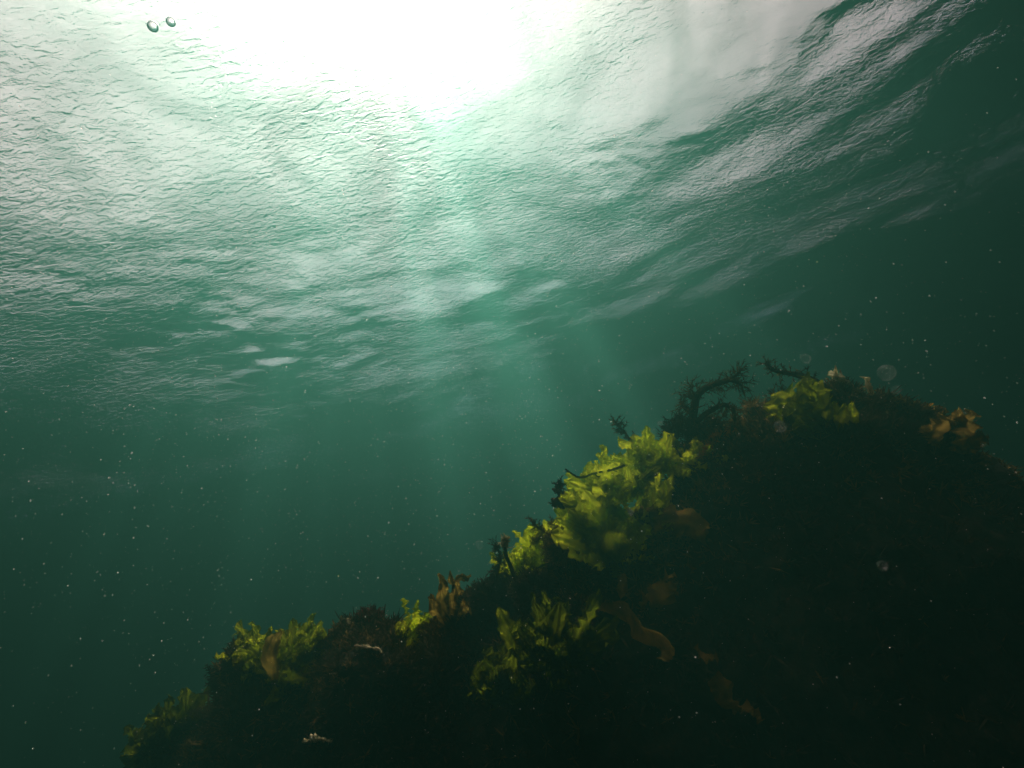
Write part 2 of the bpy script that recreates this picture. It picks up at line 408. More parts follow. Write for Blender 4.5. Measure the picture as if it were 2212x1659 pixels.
def lobe(geo, r, base, d, L, W, ruffle):
    n = 15
    bend = rnd_dir(r, [0, 0, 0.2], 0.6)
    u = np.linspace(0, 1, n)[:, None]
    path = base + d * L * u + bend * L * 0.35 * u ** 2
    uu = u[:, 0]
    wd = W * (0.12 + 0.88 * np.clip(uu / 0.55, 0, 1) ** 0.8) * np.sqrt(np.clip(1.02 - np.clip((uu - 0.62) / 0.38, 0, 1) ** 2.2, 0.02, 1))
    side = np.cross(d, rnd_dir(r, look(0, 0, 1), 0.7))
    strip(geo, path, wd, np.tile(vnorm(side), (n, 1)), ruffle, r.uniform(3, 6.5), 11, 0.22, int(r.integers(1e6)))
def sea_lettuce(label, spots, n, L, W, spread=0.55, seed=0, group='bright green sea lettuce on the reef', m=None):
    """spots: (px, py, distance) along the line where the plant is rooted, each with its growing direction"""
    r = np.random.default_rng(seed); g = Geo()
    pts = np.array([at(*s[:3]) for s in spots]); ds = np.array([look(*s[3:]) for s in spots])
    for k in range(n):
        q = r.uniform(0, len(pts) - 1) if len(pts) > 1 else 0
        i = min(int(q), len(pts) - 2) if len(pts) > 1 else 0; f = q - i
        b = pts[i] * (1 - f) + pts[min(i + 1, len(pts) - 1)] * f + r.normal(size=3) * 0.010
        d = rnd_dir(r, ds[i] * (1 - f) + ds[min(i + 1, len(pts) - 1)] * f, spread)
        s = r.uniform(0.65, 1.15)
        lobe(g, r, b, d, L * s, W * s * r.uniform(0.7, 1.2), W * 0.62)
    o = g.build('sea_lettuce', m or M_ULVA)
    return tag(o, label, 'seaweed', group)
def feather(geo, r, path, n, L, rad, spread=0.9, sub=9, start=0.15, out=None):
    path = np.asarray(path, float); t = vnorm(np.gradient(path, axis=0))
    for k in range(n):
        q = r.uniform(start, 1.0); i = min(int(q * (len(path) - 1)), len(path) - 1)
        d = rnd_dir(r, t[i] * 0.6 + (out if out is not None else 0), spread)
        l = L * r.uniform(0.6, 1.7)
        p1 = path[i] + d * l * 0.5; p2 = p1 + rnd_dir(r, d, 0.45) * l * 0.5
        rad_ = rad * 1.15; tube(geo, [path[i], p1, p2], rad_, rad_ * 0.5, 3)
        for _ in range(sub):
            b = path[i] + (p1 - path[i]) * r.uniform(0.4, 1) if r.random() < 0.4 else p1 + (p2 - p1) * r.uniform(0, 1)
            tube(geo, [b, b + rnd_dir(r, d, 0.7) * l * r.uniform(0.2, 0.5)], rad * 0.8, rad * 0.45, 3)

# ------------------------------------------------------------------ turf all over the rock
def turf(name, label, count, m, seed, Lmin, Lmax, pick):
    r = np.random.default_rng(seed)
    flat = REEF.reshape(-1, 3); fn = REEFN.reshape(-1, 3)
    wgt = pick(); wgt = wgt / wgt.sum()
    idx = r.choice(len(flat), count, p=wgt)
    K = 9
    base = np.repeat(flat[idx] + r.normal(size=(count, 3)) * 0.003, K, 0)
    d = vnorm(np.repeat(fn[idx] * 0.8 + [0, 0, 0.35], K, 0) + 0.75 * r.normal(size=(count * K, 3)))
    L = (np.repeat(r.uniform(Lmin, Lmax, count), K) * r.uniform(0.45, 1.1, count * K))[:, None]
    s = vnorm(np.cross(d, r.normal(size=(count * K, 3))))
    wd = np.clip(L * 0.075, 0.0006, 0.0016)
    bend = r.normal(size=(count * K, 3)) * 0.22 * L
    a0 = base - s * wd; a1 = base + s * wd
    mid = base + d * L * 0.55 + bend * 0.5
    b0 = mid - s * wd * 1.1; b1 = mid + s * wd * 1.1
    tip = base + d * L + bend
    v = np.stack([a0, a1, b1, b0, tip - s * wd * 0.3, tip + s * wd * 0.3], 1).reshape(-1, 3)
    k = np.arange(count * K)[:, None] * 6
    f = np.concatenate([k + [0, 1, 2, 3], k + [3, 2, 5, 4]])
    return tag(mesh_obj(name, v, f, m), label, None, kind='stuff')
tvv = np.tile(tv, (NU, 1)).ravel()
inview = ((RPX > -100) & (RPX < 2300) & (RPY < 1800)).astype(float)
crestw = np.exp(-((tvv + 0.05) / 0.16) ** 2)
patchy = np.clip(0.3 + 1.6 * fbm(REEF.reshape(-1, 3) * 9 + 70, 2), 0.02, 1)
turf('turf_algae', 'short dark bristly turf of algae coating the reef rock', 9000, M_DARK, 21, 0.008, 0.024, lambda: inview * (crestw + 0.09) * patchy)
turf('turf_algae', 'short rusty brown turf of algae in patches on the reef rock', 4500, M_BROWN, 22, 0.006, 0.018, lambda: inview * (crestw + 0.03) * np.clip(1.1 - patchy, 0.02, 1) ** 2)

# ------------------------------------------------------------------ sea lettuce
sea_lettuce('big bright yellow-green ruffled sea lettuce clump glowing halfway up the reef slope',
            [(*front(1310, 1195, 0.06), -0.6, -0.7, 0.1), (*front(1300, 1180, 0.05), -0.7, -0.6, 0.1), (1300, 1110, 0.79, -0.8, -0.5, 0.1), (1330, 1080, 0.79, -0.6, -0.7, 0.1), (1370, 1060, 0.82, -0.4, -0.9, 0.1), (1410, 1030, 0.83, -0.2, -1, 0.1), (1425, 1010, 0.83, 0.0, -1, 0.1)],
            270, 0.052, 0.0092, 0.5, 1)
sea_lettuce('lower front tuft of deep green sea lettuce under the twig across the big clump',
            [(*front(1320, 1190, 0.05), -0.4, -0.8, 0.2), (*front(1370, 1165, 0.05), -0.3, -1, 0.2), (*front(1430, 1100, 0.04), -0.2, -1, 0.2)], 90, 0.046, 0.0085, 0.6, 12)
sea_lettuce('narrow yellow-green sea lettuce strip behind the knobbly dark stalk',
            [(1110, 1262, 0.90, -0.3, -0.8, 0.1), (1150, 1240, 0.89, -0.3, -0.9, 0.1), (1190, 1195, 0.88, -0.3, -0.9, 0.1), (1225, 1165, 0.87, -0.3, -0.9, 0.1)], 160, 0.040, 0.0075, 0.55, 2)
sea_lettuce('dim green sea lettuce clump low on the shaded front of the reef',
            [(*front(1150, 1425, 0.10), -0.2, -0.9, 0.1), (*front(1200, 1430, 0.10), 0.1, -1, 0.1), (*front(1235, 1410, 0.09), 0.3, -0.8, 0.1)], 75, 0.050, 0.0085, 0.5, 3, m=M_ULVA_SHADED)
sea_lettuce('olive green sea lettuce clump on the lower left ledge with a brown blade in it',
            [(545, 1440, 1.09, -0.2, -1, 0.1), (600, 1465, 1.06, 0, -1, 0.2), (650, 1455, 1.05, 0.3, -0.9, 0.2), (670, 1440, 1.05, 0.3, -0.9, 0.2)], 210, 0.060, 0.0098, 0.5, 4, m=M_ULVA_OLIVE)
sea_lettuce('small thin tuft of sea lettuce between the craggy knob and the brown kelp tuft',
            [(885, 1378, 0.94, 0, -1, 0.1), (905, 1375, 0.94, 0.2, -1, 0.1)], 36, 0.036, 0.008, 0.45, 5)
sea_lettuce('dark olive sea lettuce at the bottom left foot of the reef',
            [(330, 1700, 1.28, -0.4, -0.9, 0.1), (370, 1640, 1.26, -0.4, -0.9, 0.1), (395, 1580, 1.24, -0.4, -0.9, 0.1)], 120, 0.060, 0.011, 0.5, 6, m=M_ULVA_SHADED)
sea_lettuce('single broad olive sea lettuce frond standing on top of the reef hump',
            [(1790, 915, 0.90, -0.9, -0.55, 0.3), (1760, 915, 0.90, -0.7, -0.7, 0.3)], 7, 0.058, 0.022, 0.2, 7, m=M_ULVA_OLIVE)
sea_lettuce('short wispy green sea lettuce bits right of the big clump',
            [(1470, 1020, 0.82, -0.2, -1, 0.2), (1500, 1000, 0.83, 0.2, -0.9, 0.3)], 36, 0.03, 0.007, 0.6, 8)
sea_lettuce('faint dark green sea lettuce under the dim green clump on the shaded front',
            [(*front(1060, 1500, 0.06), -0.4, -0.9, 0.2), (*front(1110, 1490, 0.06), 0, -1, 0.2)], 40, 0.04, 0.012, 0.5, 9, m=M_ULVA_SHADED)

# ------------------------------------------------------------------ brown kelp
def blade(geo, pts, widths, ruffle=0.006, waves=3, seed=0, side=None, cup=0.0, ragged=0.05, n=26):
    path = smooth_path(np.array([at(*p) for p in pts]), n)
    wd = np.interp(np.linspace(0, 1, n), np.linspace(0, 1, len(widths)), widths)
    t = vnorm(np.gradient(path, axis=0))
    sd = side if side is not None else vnorm(np.cross(t, look(0.15, 0.1, 1)))
    if np.ndim(sd) == 1: sd = np.tile(sd, (n, 1))
    strip(geo, path, wd, sd, ruffle, waves, 11, ragged, seed, cup)
def kelp(label, root, blades, m, name='kelp', group='brown kelp on the reef'):
    e = empty(name, at(*root)); tag(e, label, 'seaweed', group)
    for k, (pts, widths) in enumerate(blades):
        g = Geo(); blade(g, pts, [x_ * (0.62 if m is M_KELP else 1.0) for x_ in widths], 0.008, 2.5, 50 + k + int(root[0]))
        g.build('blade', m, e)
    g = Geo(); p = at(*root)
    tube(g, [p + [0, 0, -0.02], p, p + [0, 0, 0.006]], 0.006, 0.003, 7, 0.5); g.build('holdfast', M_DARK, e)
    return e
D = 0.90
kelp('translucent brown kelp tuft with pointed upright blades on the lower slope', (985, 1340, D),
     [([(975, 1345, D), (955, 1300, D), (958, 1265, D - .01), (948, 1238, D - .01)], [0.008, 0.017, 0.013, 0.001]),
      ([(980, 1345, D), (975, 1300, D - .01), (985, 1270, D - .02), (975, 1255, D - .02), (972, 1232, D - .02)], [0.008, 0.015, 0.012, 0.009, 0.001]),
      ([(985, 1340, D), (995, 1290, D), (985, 1262, D), (1000, 1248, D), (1018, 1244, D)], [0.006, 0.012, 0.010, 0.009, 0.001]),
      ([(965, 1345, D), (940, 1320, D - .02), (934, 1295, D - .03), (930, 1282, D - .03)], [0.008, 0.014, 0.009, 0.001]),
      ([(1000, 1345, D), (1012, 1310, D), (1022, 1290, D), (1020, 1275, D + .01)], [0.008, 0.014, 0.008, 0.001]),
      ([(990, 1345, D), (1005, 1318, D - .04), (1000, 1295, D - .05)], [0.008, 0.016, 0.003])], M_KELP)
D = crest_top(2045)[2] - 0.03; DY = crest_top(2045)[1] + 42 - 985
kelp('orange-brown leafy kelp tuft at the right end of the reef top', (2040, 985 + DY, D),
     [([(2040, 985 + DY, D), (2015, 945 + DY, D), (2000, 920 + DY, D), (1990, 905 + DY, D)], [0.010, 0.024, 0.022, 0.008]),
      ([(2045, 985 + DY, D), (2050, 950 + DY, D - .01), (2055, 930 + DY, D - .01), (2075, 915 + DY, D - .02)], [0.010, 0.022, 0.020, 0.006]),
      ([(2055, 985 + DY, D), (2080, 955 + DY, D), (2090, 930 + DY, D), (2098, 912 + DY, D)], [0.010, 0.020, 0.018, 0.006]),
      ([(2030, 985 + DY, D), (1995, 975 + DY, D - .03), (1970, 985 + DY, D - .05), (1955, 995 + DY, D - .05)], [0.010, 0.018, 0.015, 0.003]),
      ([(2040, 990 + DY, D), (2030, 965 + DY, D - .05), (2010, 960 + DY, D - .07), (1995, 965 + DY, D - .08)], [0.010, 0.020, 0.018, 0.004]),
      ([(2060, 990 + DY, D), (2075, 975 + DY, D - .04), (2085, 985 + DY, D - .06), (2080, 1000 + DY, D - .07)], [0.010, 0.018, 0.016, 0.006]),
      ([(2060, 985 + DY, D), (2100, 975 + DY, D), (2125, 972 + DY, D), (2137, 970 + DY, D)], [0.008, 0.015, 0.010, 0.001]),
      ([(2030, 980 + DY, D), (2020, 930 + DY, D + .03), (2035, 905 + DY, D + .04)], [0.010, 0.022, 0.004])], M_KELP_ORANGE)
def lone_blade(name, label, pts, widths, m, ruffle=0.006, waves=3, seed=0, group=None, cat='seaweed', cup=0.0):
    g = Geo(); blade(g, pts, [x_ * 0.72 for x_ in widths], ruffle, waves, seed, cup=cup); return tag(g.build(name, m), label, cat, group)
lone_blade('kelp', 'narrow brown kelp blade standing in the olive sea lettuce clump', [(590, 1470, 1.0), (583, 1420, 0.99), (590, 1385, 0.99), (610, 1362, 0.98)], [0.010, 0.017, 0.016, 0.003], M_KELP, 0.004, 1.5, 3)
lone_blade('kelp', 'wrinkled brown kelp blade with pale veins drooping right of the big green clump',
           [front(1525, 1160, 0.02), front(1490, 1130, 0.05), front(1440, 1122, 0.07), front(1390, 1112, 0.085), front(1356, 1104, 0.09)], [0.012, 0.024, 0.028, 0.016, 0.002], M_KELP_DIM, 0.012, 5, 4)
DIM = 'dim brown fronds low on the shaded reef front'
for lab, pts, wd in [
    ('dim upright brown frond on the shaded reef front', [(1345, 1290), (1343, 1262), (1348, 1238)], [0.006, 0.011, 0.003]),
    ('small dim leaf-shaped frond left of the squarish one', [(1385, 1310), (1400, 1290), (1412, 1272)], [0.004, 0.012, 0.003]),
    ('squarish dim brown frond on the shaded reef front', [(1432, 1308), (1432, 1285), (1438, 1258)], [0.022, 0.025, 0.024]),
    ('thin pale brown frond above the squarish one', [(1432, 1262), (1440, 1250), (1458, 1240)], [0.003, 0.006, 0.003]),
    ('long broad dim brown frond lying diagonally down the reef front', [(1285, 1312), (1350, 1325), (1390, 1365), (1430, 1400), (1450, 1425)], [0.004, 0.020, 0.026, 0.018, 0.008]),
    ('frilly small brown frond low on the reef front', [(1505, 1405), (1522, 1412), (1540, 1425)], [0.008, 0.014, 0.010]),
    ('dark reddish frond running into the pale tip low on the reef front', [(1540, 1462), (1570, 1500), (1600, 1530)], [0.012, 0.020, 0.016]),
    ('pale olive frond tip lowest on the reef front', [(1598, 1525), (1618, 1538), (1640, 1552)], [0.014, 0.018, 0.010])]:
    q = [front(x, y, 0.05 + 0.015 * k) for k, (x, y) in enumerate(pts)]
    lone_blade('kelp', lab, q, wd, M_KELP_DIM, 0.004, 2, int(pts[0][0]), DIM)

# ------------------------------------------------------------------ branching algae
def stem_plant(name, label, stems, m, group=None, feathers=(), knob=0.22, leaf=None, sides=7, seed=0):
    """stems: (points, radius at base, radius at tip); feathers: (stem index, count, length, radius, spread)"""
    r = np.random.default_rng(seed)
    e = empty(name, at(*stems[0][0][0])); tag(e, label, 'seaweed', group)
    g = Geo(); paths = []
    for pts, r0, r1 in stems:
        P = smooth_path(np.array([at(*p) for p in pts]), 10 * len(pts)); P = P + 0.002 * np.stack([noise3(P * 60 + k * 31) for k in range(3)], 1)
        paths.append(P); tube(g, P, r0, r1, sides, knob, seed)
    g.build('stem', m, e)
    if feathers:
        g = Geo()
        for i, n, L, rad, spread in feathers: feather(g, r, paths[i], n, L, rad, spread)
        g.build('branchlets', leaf or m, e)
    return e
D = 0.86
stem_plant('branching_alga', 'tall dark tree-like alga with an arching trunk left of the hump',
    [([(1498, 985, D), (1496, 930, D), (1500, 880, D), (1510, 850, D), (1545, 830, D), (1578, 822, D), (1598, 828, D)], 0.0085, 0.003),
     ([(1570, 823, D), (1586, 815, D), (1597, 803, D - .01), (1598, 796, D - .01)], 0.003, 0.0012),
     ([(1580, 824, D), (1600, 832, D), (1605, 848, D)], 0.0025, 0.001),
     ([(1497, 900, D), (1478, 880, D + .01), (1468, 868, D + .02)], 0.0035, 0.0012),
     ([(1499, 915, D), (1530, 890, D - .01), (1560, 875, D - .01), (1582, 882, D - .01), (1586, 905, D - .01), (1580, 930, D)], 0.0045, 0.0025),
     ([(1500, 940, D), (1530, 925, D), (1555, 915, D)], 0.004, 0.0015),
     ([(1502, 870, D), (1490, 848, D + .01), (1500, 832, D + .02)], 0.003, 0.001),
     ([(1555, 960, D), (1545, 920, D), (1530, 900, D)], 0.0035, 0.0015)],
    M_DARK, 'branching algae on the reef',
    [(0, 70, 0.018, 0.0008, 0.9), (1, 26, 0.012, 0.0007, 1.0), (2, 10, 0.008, 0.0007, 1.0), (3, 30, 0.016, 0.0008, 1.0), (4, 50, 0.013, 0.0008, 0.9), (5, 50, 0.02, 0.0008, 1.0), (6, 24, 0.014, 0.0008, 1.0), (7, 36, 0.016, 0.0008, 1.0)], leaf=M_BROWN, seed=1)
D = 0.93
stem_plant('branching_alga', 'long bristly dark branch arching left from the top of the hump',
    [([(1800, 865, D), (1770, 830, D - .01), (1735, 814, D - .02), (1700, 805, D - .02), (1668, 797, D - .03), (1652, 783, D - .03)], 0.0065, 0.0022),
     ([(1765, 828, D), (1757, 845, D), (1750, 862, D)], 0.003, 0.0015), ([(1790, 850, D), (1770, 850, D - .02), (1765, 870, D - .02)], 0.003, 0.0015)],
    M_DARK, 'branching algae on the reef', [(0, 90, 0.011, 0.0008, 0.9), (1, 16, 0.012, 0.0008, 0.9), (2, 16, 0.012, 0.0008, 0.9)], leaf=M_BROWN, seed=2)
D = 0.74
stem_plant('bare_twig', 'thin dark twig sticking out left across the big green clump',
    [([(1350, 1005, D), (1320, 1015, D), (1285, 1022, D), (1255, 1031, D), (1235, 1025, D), (1221, 1012, D)], 0.0018, 0.0012),
     ([(1285, 1022, D), (1292, 1030, D), (1298, 1029, D)], 0.0011, 0.0006), ([(1255, 1031, D), (1262, 1026, D)], 0.0009, 0.0005), ([(1229, 1020, D), (1221, 1020, D)], 0.001, 0.0006), ([(1320, 1015, D), (1332, 1019, D)], 0.001, 0.0006)],
    M_DARK, None, knob=0.5, seed=3)
D = 0.78
stem_plant('knobbly_stalk', 'thick knobbly black stalk leaning left in front of the green strip',
    [([(1265, 1160, D), (1250, 1130, D), (1232, 1095, D), (1215, 1072, D), (1205, 1055, D), (1212, 1040, D)], 0.0095, 0.003),
     ([(1222, 1085, D), (1205, 1085, D), (1193, 1090, D)], 0.0085, 0.006), ([(1225, 1078, D), (1208, 1063, D), (1192, 1056, D)], 0.005, 0.002), ([(1232, 1085, D), (1226, 1066, D)], 0.005, 0.002)],
    M_DARK, None, [(0, 90, 0.007, 0.0012, 1.2), (1, 30, 0.006, 0.0012, 1.2)], knob=0.9, sides=12, seed=4)
D = 0.80
e = stem_plant('headed_stalk', 'slender curved black stalk with a pale fuzzy head above the slope',
    [([(1140, 1292, D), (1128, 1270, D), (1108, 1238, D), (1095, 1205, D), (1091, 1185, D), (1090, 1168, D)], 0.0032, 0.0026)], M_DARK, None, knob=0.25, seed=5)
g = Geo(); P = smooth_path(np.array([at(1091, 1182, D), at(1090, 1172, D), at(1092, 1163, D)]), 12); tube(g, P, 0.005, 0.0055, 10, 0.6)
feather(g, np.random.default_rng(6), P, 80, 0.007, 0.0007, 1.2); g.build('head', M_PALE, e)
D = 0.86
stem_plant('branching_alga', 'small feathery dark alga just left of the headed stalk',
    [([(1080, 1275, D), (1075, 1245, D), (1080, 1215, D), (1078, 1195, D), (1070, 1178, D)], 0.003, 0.0012), ([(1078, 1225, D), (1065, 1235, D), (1058, 1250, D)], 0.0015, 0.0008), ([(1080, 1240, D), (1095, 1240, D), (1105, 1258, D)], 0.002, 0.001)],
    M_DARK, 'branching algae on the reef', [(0, 70, 0.012, 0.0007, 1.0), (1, 20, 0.008, 0.0007, 1.0), (2, 28, 0.012, 0.0007, 1.0)], seed=7)
D = 0.84
stem_plant('branching_alga', 'short bristly brown sprig poking up behind the big green clump',
    [([(1368, 965, D), (1352, 938, D), (1338, 922, D), (1330, 910, D)], 0.0022, 0.0012)], M_BROWN, 'branching algae on the reef', [(0, 60, 0.010, 0.0008, 0.8)], seed=8)
stem_plant('branching_alga', 'spiky brown sprig spreading left over the green strip',
    [([(1200, 1168, D), (1175, 1150, D), (1160, 1140, D), (1148, 1128, D)], 0.0028, 0.001), ([(1185, 1158, D), (1165, 1160, D), (1152, 1168, D)], 0.0018, 0.0008), ([(1178, 1150, D), (1185, 1140, D), (1192, 1132, D)], 0.0016, 0.0008)],
    M_BROWN, 'branching algae on the reef', [(0, 40, 0.011, 0.0007, 0.8), (1, 24, 0.010, 0.0007, 0.8), (2, 18, 0.010, 0.0007, 0.8)], seed=9)
D = 1.13
stem_plant('knobbly_stalk', 'short knobbly dark stalk on the far lower left ledge',
    [([(512, 1540, D), (490, 1505, D), (470, 1478, D), (462, 1458, D), (455, 1447, D)], 0.008, 0.004), ([(470, 1478, D), (458, 1475, D), (452, 1476, D)], 0.004, 0.002)], M_DARK, None, [(0, 50, 0.010, 0.0010, 1.2)], knob=0.7, sides=10, seed=10)
D = 0.92
stem_plant('branching_alga', 'low bushy dark sprig between the tree-like alga and the broad green frond',
    [([(1690, 895, D), (1680, 870, D), (1668, 855, D)], 0.003, 0.001), ([(1690, 890, D), (1685, 860, D), (1690, 842, D)], 0.002, 0.0008), ([(1650, 905, D), (1628, 885, D), (1615, 872, D)], 0.003, 0.001), ([(1640, 905, D), (1655, 880, D)], 0.002, 0.0008)],
    M_DARK, 'branching algae on the reef', [(0, 50, 0.013, 0.0008, 1.0), (1, 30, 0.010, 0.0008, 1.0), (2, 50, 0.014, 0.0008, 1.0), (3, 40, 0.012, 0.0008, 1.0)], leaf=M_BROWN, seed=11)

# ------------------------------------------------------------------ bushy clumps of fine algae
def bush(label, px, py, dist, rx, ry, n, m, seed, L=0.02):
    r = np.random.default_rng(seed); g = Geo(); c = at(px, py, dist); sx = rx / FPX * dist; sy = ry / FPX * dist
    for _ in range(n):
        d = vnorm(r.normal(size=3)); f = r.uniform(0.25, 1) ** 0.5
        q = ROT @ (d * [sx, sy, min(sx, sy)]) * f; o = vnorm(q + 0.3 * np.array([0, 0, 1.0]) * np.linalg.norm(q))
        b = c + q * 0.75; p1 = b + o * L * 0.5; p2 = p1 + rnd_dir(r, o, 0.5) * L * 0.5
        tube(g, [b, p1, p2], 0.0012, 0.0006, 3)
        for _ in range(4):
            k = p1 + (p2 - p1) * r.uniform(-0.6, 1); tube(g, [k, k + rnd_dir(r, o, 0.9) * L * r.uniform(0.15, 0.45)], 0.0009, 0.0004, 3)
    return tag(g.build('bushy_alga', m), label, 'seaweed', 'fuzzy clumps of fine algae on the reef')
bush('fuzzy dark grey clump under the tree-like alga', 1472, 945, 0.86, 34, 40, 420, M_DARK, 31)
bush('fuzzy dark clump filling the foot of the tree-like alga', 1535, 945, 0.88, 36, 30, 300, M_DARK, 32)
bush('rounded rusty brown clump below the spiky sprig', 1218, 1180, 0.80, 38, 34, 520, M_BROWN, 33, 0.016)
bush('small brown clump right of the knobbly stalk foot', 1285, 1170, 0.80, 30, 24, 260, M_BROWN, 34, 0.016)
bush('dark bushy clump between the headed stalk and the brown kelp tuft', 1065, 1290, 0.86, 42, 30, 420, M_DARK, 35)
bush('dark bushy clump right of the headed stalk', 1150, 1275, 0.80, 38, 30, 380, M_DARK, 36)
bush('dark spiky clump at the left end of the olive sea lettuce', 518, 1425, 1.08, 20, 26, 220, M_DARK, 37)
bush('reddish clump on the craggy knob of the ledge', 800, 1330, 0.98, 24, 12, 160, leaf_material('red_alga', (0.12, 0.03, 0.02), (0.22, 0.06, 0.04), 0.4, 120), 38, 0.012)
bush('orange-brown low clump between the pale tips and the right kelp tuft', *crest_top(1935, 12), 60, 20, 420, M_KELP_ORANGE, 39, 0.014)
bush('brown mossy clump on the reef top right of the broad green frond', *crest_top(1815, 12), 36, 30, 320, M_BROWN, 40, 0.016)

for lab, x_, rx_, ry_, n_b, sd in [
    ('brown fringe of fine weed left of the craggy knob', 705, 26, 20, 260, 51), ('brown fringe of fine weed along the right flank of the craggy knob', 858, 28, 14, 240, 52),
    ('low brown fringe between the small green tuft and the kelp tuft', 940, 30, 16, 240, 53), ('shaggy brown fringe on the far lower left ledge', 440, 36, 22, 300, 54),
    ('shaggy brown fringe in front of the olive sea lettuce', 560, 34, 14, 240, 55), ('brown fringe right of the brown kelp tuft', 1025, 24, 16, 200, 56)]:
    bush(lab, *crest_top(x_, ry_ * 0.8), rx_, ry_, n_b, M_BROWN if sd % 2 else M_DARK, sd, 0.015)

# ------------------------------------------------------------------ pale stubby crusts and the orange rim
def stubs(label, spots, m, seed, cat='crust', name='stubby_alga'):
    r = np.random.default_rng(seed); g = Geo()
    for (px, py, d, h, rad, n) in spots:
        b = at(px, py, d)
        for _ in range(n):
            dd = rnd_dir(r, [0, 0, 1], 0.28); q = b + r.normal(size=3) * rad * 1.2 * (n > 1); hh = h * r.uniform(0.7, 1.1)
            P = smooth_path([q - dd * hh * 0.3, q + dd * hh * 0.3, q + rnd_dir(r, dd, 0.2) * hh * 0.7, q + rnd_dir(r, dd, 0.15) * hh], 14)
            tube(g, P, rad, rad * 0.75, 8, 0.9, seed)
            for _ in range(3):
                k = P[r.integers(6, 14)]; tube(g, [k, k + rnd_dir(r, dd, 0.8) * rad * 2.5], rad * 0.6, rad * 0.4, 6, 0.6, seed)
    return tag(g.build(name, m), label, cat, 'pale stubby crusts on the reef top')
stubs('tallest pale cream knobbly tip on the reef top', [(*crest_top(1838, 6), 0.046, 0.0050, 4)], M_PALE, 41)
stubs('thin pale cream tip right of the tallest one', [(*crest_top(1889, 4), 0.040, 0.0045, 1)], M_PALE, 42)
stubs('row of short olive brown stubs left of the right kelp tuft', [(*crest_top(1912 + 13 * k, 4), 0.018 + 0.006 * (k % 3 == 1), 0.0036, 2) for k in range(9)], M_KELP_ORANGE, 43)
r_ = np.random.default_rng(44); g = Geo(); P = smooth_path([at(1488, 1008, 0.825), at(1510, 985, 0.83), at(1535, 960, 0.84), at(1552, 942, 0.85), at(1580, 925, 0.87)], 40)
tube(g, P, 0.005, 0.004, 8, 0.9, 4); feather(g, r_, P, 240, 0.009, 0.0010, 1.2)
tag(g.build('orange_crust', M_ORANGE), 'rusty orange fringe along the rim of the reef right of the green clump', 'crust')

def lit_rock_edge(label, pts, rad, seed, m=None):  # bumpy tube added on the rock, coloured like a sunlit edge
    g = Geo(); P = smooth_path([at(*q) for q in pts], 30); P = P + 0.009 * np.stack([noise3(P * 90 + 13 * k + seed) + 0.5 * noise3(P * 210 + 13 * k + seed) for k in range(3)], 1)
    tube(g, P, rad, rad * 0.4, 9, 1.5, seed); feather(g, np.random.default_rng(seed), P, 14, 0.004, 0.0006, 1.3)
    tag(g.build('lit_rock_edge', m or M_LIT_EDGE), label, 'crust', 'pale ridges coloured as sunlit rock edges')
lit_rock_edge('pale rim along the top edge of the craggy knob', [crest_top(742, 2), crest_top(765, 0), crest_top(790, 3)], 0.0045, 1)
lit_rock_edge('pale rim on the right shoulder of the craggy knob beside the small green tuft', [crest_top(825, 2), crest_top(850, 0), crest_top(874, 2)], 0.0045, 2)
lit_rock_edge('pale streak running down inside the craggy knob', [front(775, 1395, 0.04), front(800, 1402, 0.05), front(828, 1412, 0.06)], 0.0035, 3)
lit_rock_edge('small crooked rock edge coloured as sunlit low on the lower left ledge', [front(662, 1600, 0.05), front(684, 1590, 0.07), front(704, 1606, 0.07), front(716, 1604, 0.07)], 0.0030, 4)
lit_rock_edge('faint pale ridge on the dark front under the dim green clump', [front(1030, 1452, 0.05), front(1052, 1440, 0.06), front(1066, 1446, 0.06)], 0.0030, 5)

# ------------------------------------------------------------------ what drifts in the water
def speck_material(name, col, tr):
    m, t, o = mat(name)
    d = N(t, 'ShaderNodeBsdfDiffuse'); l = N(t, 'ShaderNodeBsdfTranslucent')
    d.inputs[0].default_value = (*col, 1); l.inputs[0].default_value = (*col, 1)
    a = N(t, 'ShaderNodeMixShader'); a.inputs[0].default_value = 0.5
    t.links.new(d.outputs[0], a.inputs[1]); t.links.new(l.outputs[0], a.inputs[2])
    if tr:
        lw = N(t, 'ShaderNodeLayerWeight', Blend=0.35); p = N(t, 'ShaderNodeBsdfTransparent'); b = N(t, 'ShaderNodeMixShader')
        mr = N(t, 'ShaderNodeMapRange'); mr.inputs[1].default_value = 0.15; mr.inputs[2].default_value = 0.95; mr.inputs[3].default_value = 1 - tr; mr.inputs[4].default_value = min(1, (1 - tr) * 3.5)
        t.links.new(lw.outputs['Facing'], mr.inputs[0]); t.links.new(mr.outputs[0], b.inputs[0])
        t.links.new(p.outputs[0], b.inputs[1]); t.links.new(a.outputs[0], b.inputs[2]); a = b
    t.links.new(a.outputs[0], o.inputs[0])
    return m
m, t, o = mat('marine_snow'); M_SPECK = m
a1 = N(t, 'ShaderNodeBsdfTranslucent'); a1.inputs[0].default_value = (0.95, 0.93, 0.86, 1)
a2 = N(t, 'ShaderNodeBsdfRefraction', IOR=1.2, Roughness=0.75); ax = N(t, 'ShaderNodeMixShader'); ax.inputs[0].default_value = 0.6
t.links.new(a1.outputs[0], ax.inputs[1]); t.links.new(a2.outputs[0], ax.inputs[2]); t.links.new(ax.outputs[0], o.inputs[0])
r = np.random.default_rng(77)
NSN = 13000
px = r.normal(1150, 620, NSN); py = r.normal(1020, 380, NSN)
dd = (r.uniform(0.25 ** 2, 2.4 ** 2, NSN)) ** 0.5
near = r.random(NSN) < 0.02; dd[near] = r.uniform(0.22, 0.75, near.sum())
c = np.array([at(a, b, e) for a, b, e in zip(px, py, dd)])
